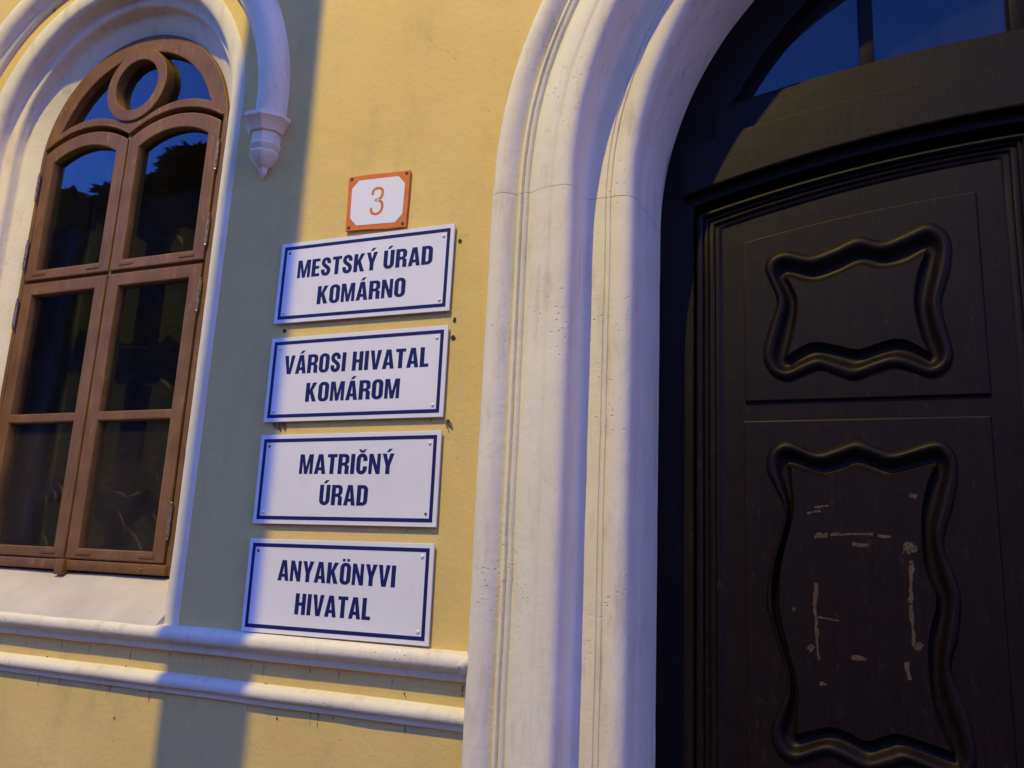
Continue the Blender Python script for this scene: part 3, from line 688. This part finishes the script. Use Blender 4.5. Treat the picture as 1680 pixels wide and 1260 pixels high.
def strands(cx, cz, n, spread, lean):
    web = None
    for i in range(n):
        x0 = cx + random.uniform(-1, 1) * spread; z0 = cz + random.uniform(-.3, .6) * spread
        pts = [(x0, -.0015, z0)]
        dx, dz = random.uniform(-.4, 1.0) * lean, -random.uniform(.5, 1.2) * lean
        for k in range(1, 5): pts.append((x0 + dx * k / 4 + random.uniform(-.002, .002), -.0015 - .004 * math.sin(k), z0 + dz * (k / 4) ** 1.4))
        if web is None: web = []
        web.append(pts)
    vs_, fs = [], []
    for pts in web:
        for i in range(len(pts) - 1):
            p, q = Vector(pts[i]), Vector(pts[i + 1]); t = (q - p).normalized(); u = t.cross(Vector((0, 1, 0))).normalized() * .0009; b = len(vs_)
            vs_ += [p - u, p + u, q + u, q - u]; fs.append((b, b + 1, b + 2, b + 3))
    return pymesh('cobweb', vs_, fs, M_web, HALL)
def dirt_run(x, z, ln, wd):
    vs_, fs = [], []; n = 7
    for i in range(n + 1):
        t = i / n; w_ = wd * (1 - t) ** .6 * random.uniform(.5, 1.2); xx = x + random.uniform(-.25, .25) * wd
        vs_ += [(xx - w_, -.0012, z - ln * t), (xx + w_, -.0012, z - ln * t)]
    for i in range(n): fs.append((2 * i, 2 * i + 1, 2 * i + 3, 2 * i + 2))
    return pymesh('dirt_run', vs_, fs, M_dirt, HALL)
for i in range(60):
    k = random.random(); dirt_run(random.uniform(-1.75, .0), 1.195 if k < .6 else 1.302, random.uniform(.006, .045), random.uniform(.001, .0036))
for top in (2.5440, 2.2398, 1.9430, 1.6420):
    for i in range(10): dirt_run(random.uniform(-.69, -.11), top - .2585, random.uniform(.003, .010), random.uniform(.001, .003))
def crack(pts, wd=.0007):
    vs_, fs = [], []; P = catmull([at(px, py, 0) for px, py in pts], 6, False)
    for i, (x_, z_) in enumerate(P):
        j_ = .0012; x_ += random.uniform(-j_, j_); z_ += random.uniform(-j_, j_); w_ = wd * random.uniform(.4, 1.2); vs_ += [(x_ - w_, -.0012, z_ - w_ * .6), (x_ + w_, -.0012, z_ + w_ * .6)]
    for i in range(len(P) - 1): fs.append((2 * i, 2 * i + 1, 2 * i + 3, 2 * i + 2))
    return pymesh('crack', vs_, fs, M_dirt, HALL)
crack([(662, 1130), (664, 1138), (667, 1147)], .0014); crack([(795, 670), (793, 690), (794, 712), (790, 735)]); crack([(700, 60), (722, 82), (735, 84), (752, 103)], .0005); crack([(300, 1215), (318, 1222), (330, 1240)], .0006); crack([(742, 560), (752, 556), (758, 546)], .0008); crack([(756, 388), (764, 384), (770, 388)], .0007)
x, z = at(458, 696, 0); strands(x, z, 22, .018, .022)
x, z = at(735, 692, 0); strands(x, z, 8, .006, .03)

# ------------------------------------------------------------------ street lamp (stands behind the camera; its post shades the wall)
YP = -2.7
fx = (YP - LAMP.y) / (0 - LAMP.y)
px_ = LAMP.x + (-.815 - LAMP.x) * fx
LP = empty('street_lamp', (px_, YP, 0)); tag(LP, 'tall grey street lamp on the pavement in front of the town hall', 'street lamp')
rp = .325 / 2 * fx
lathe('post', [(rp * 1.5, 0), (rp * 1.5, .9), (rp, 1.0), (rp, 6.6), (rp * .55, 9.7), (.02, 9.72)], px_, YP, M_post, LP, 32)
tube('arm', [(px_, YP, 9.5), (px_ + (LAMP.x - px_) * .2, YP - .5, 9.75), (px_ + (LAMP.x - px_) * .5, (YP + LAMP.y) / 2, 9.7), (LAMP.x, LAMP.y + .3, 9.38)], .045, M_post, LP, 12)
hd = bmobj('lamp_head', box_bm(LAMP.x - .14, LAMP.x + .14, LAMP.y - .30, LAMP.y + .35, LAMP.z + .03, LAMP.z + .20, .05), M_post, LP, 40)
ld = bpy.data.lights.new('lamp_light', 'AREA'); ld.shape = 'RECTANGLE'; ld.size = .03; ld.size_y = .16; ld.energy = LAMP_W; ld.color = LAMP_COL
lo_ = bpy.data.objects.new('lamp_light', ld); COL.objects.link(lo_); lo_.location = LAMP; lo_.parent = LP; lo_.matrix_parent_inverse = Matrix.Translation(-LP.matrix_basis.translation)

# ------------------------------------------------------------------ spruces across the road (mirrored in the window panes)
def spruce(x, y, h, rad, label, seed):
    rnd = random.Random(seed)
    t = empty('spruce_tree', (x, y, -.02)); tag(t, label, 'tree', 'trees across the road')
    tube('trunk', [(x, y, 0), (x + .05, y, h * .5), (x, y, h * .97)], [.16, .1, .015], M_bark, t, 8)
    vs_, fs = [], []
    for k in range(int(420 * h / 8)):
        zt = rnd.random() ** .8; z = .5 + (h - .5) * zt; L_ = rad * (1 - zt) ** .85 * rnd.uniform(.6, 1.1) + .08; a_ = rnd.random() * 2 * PI
        for s in range(14):
            f = (s + rnd.random()) / 14; d = L_ * f; px, py, pz = x + d * math.cos(a_), y + d * math.sin(a_), z - d * .28 + .10 * d * d
            q = .16 + .22 * rnd.random(); b2 = a_ + rnd.uniform(-1.3, 1.3); b = len(vs_)
            e1 = Vector((math.cos(b2), math.sin(b2), rnd.uniform(-.5, .2))) * q * 1.5; e2 = Vector((-math.sin(b2), math.cos(b2), rnd.uniform(-.6, .6))) * q * .5
            p = Vector((px, py, pz)); vs_ += [p - e2, p + e2, p + e1]; fs.append((b, b + 1, b + 2))
    me = bpy.data.meshes.new('crown'); me.from_pydata([tuple(v) for v in vs_], [], fs); me.update(); link('crown', me, M_needle, t)
CM = Vector((CAM.x, 2 * .153 - CAM.y, CAM.z))      # the camera seen in the window glass
def mirror_at(px, py, dist):
    """ground point and height that show in the glass at photo pixel (px, py), at the given distance"""
    xg, zg = at(px, py, .153); d = Vector((xg, .153, zg)) - CM; d /= math.hypot(d.x, d.y); p = CM + d * dist
    return p.x, p.y, p.z
ROW = ((345, 246, 18, 1.0), (322, 232, 17, 1.3), (298, 246, 19, 1.0), (264, 283, 20, 1.1), (240, 292, 19, 1.1), (212, 288, 21, 1.0), (184, 297, 21, 1.0), (165, 318, 22, 1.1), (146, 322, 23, 1.1), (118, 303, 23, .9), (98, 318, 22, 1.1), (76, 326, 23, 1.3))
ORD = ('first', 'second', 'third', 'fourth', 'fifth', 'sixth', 'seventh', 'eighth', 'ninth', 'tenth', 'eleventh', 'twelfth')
for k, (px, py, dist, rad) in enumerate(ROW):
    lb = ORD[k] + ' spruce from the portal end of the row across the road'
    x, y, z = mirror_at(px, py + 16, dist); spruce(x, y, z, rad * .8, lb, 40 + k)

# ------------------------------------------------------------------ house across the road behind the spruces
M_hw = mat('grey_house_render', (.30, .28, .25), .9, col2=(.26, .24, .22), vscale=1, bumps=((20, .002),))
M_hr = mat('dark_roof_tiles', (.07, .045, .04), .8, bumps=((15, .01),))
M_hg = mat('dark_house_glass', (.01, .012, .016), .1)
def house(HX, HY, hw, hh, label):
    HS = empty('house', (HX, HY, -.15)); tag(HS, label, 'house', 'houses across the road')
    box('wall', HX - hw, HX + hw, HY - 5, HY + 5, -.15, hh, M_hw, HS)
    rv = [(HX - hw - .4, HY - 5.5, hh - .1), (HX + hw + .4, HY - 5.5, hh - .1), (HX + hw + .4, HY + 5.5, hh - .1), (HX - hw - .4, HY + 5.5, hh - .1), (HX - hw - .4, HY, hh + 3), (HX + hw + .4, HY, hh + 3)]
    pymesh('roof', rv, [(0, 1, 5, 4), (2, 3, 4, 5), (0, 4, 3), (1, 2, 5), (0, 1, 2, 3)], M_hr, HS)
    n = int(hw * 2 / 3.5)
    for i in range(n):
        for zz in (1.0, 3.4):
            xw = HX + (i - (n - 1) / 2) * 3.5; box('house_window', xw - .5, xw + .5, HY + 4.96, HY + 5.03, zz, zz + 1.3, M_hg, HS)
house(-26, -22.5, 15, 5.2, 'long grey house across the road behind the spruces')
house(2.2, -22.0, 12, 7.2, 'taller grey house across the road facing the portal')
house(30, -22.5, 15, 6.2, 'grey house across the road to the right of the taller one')
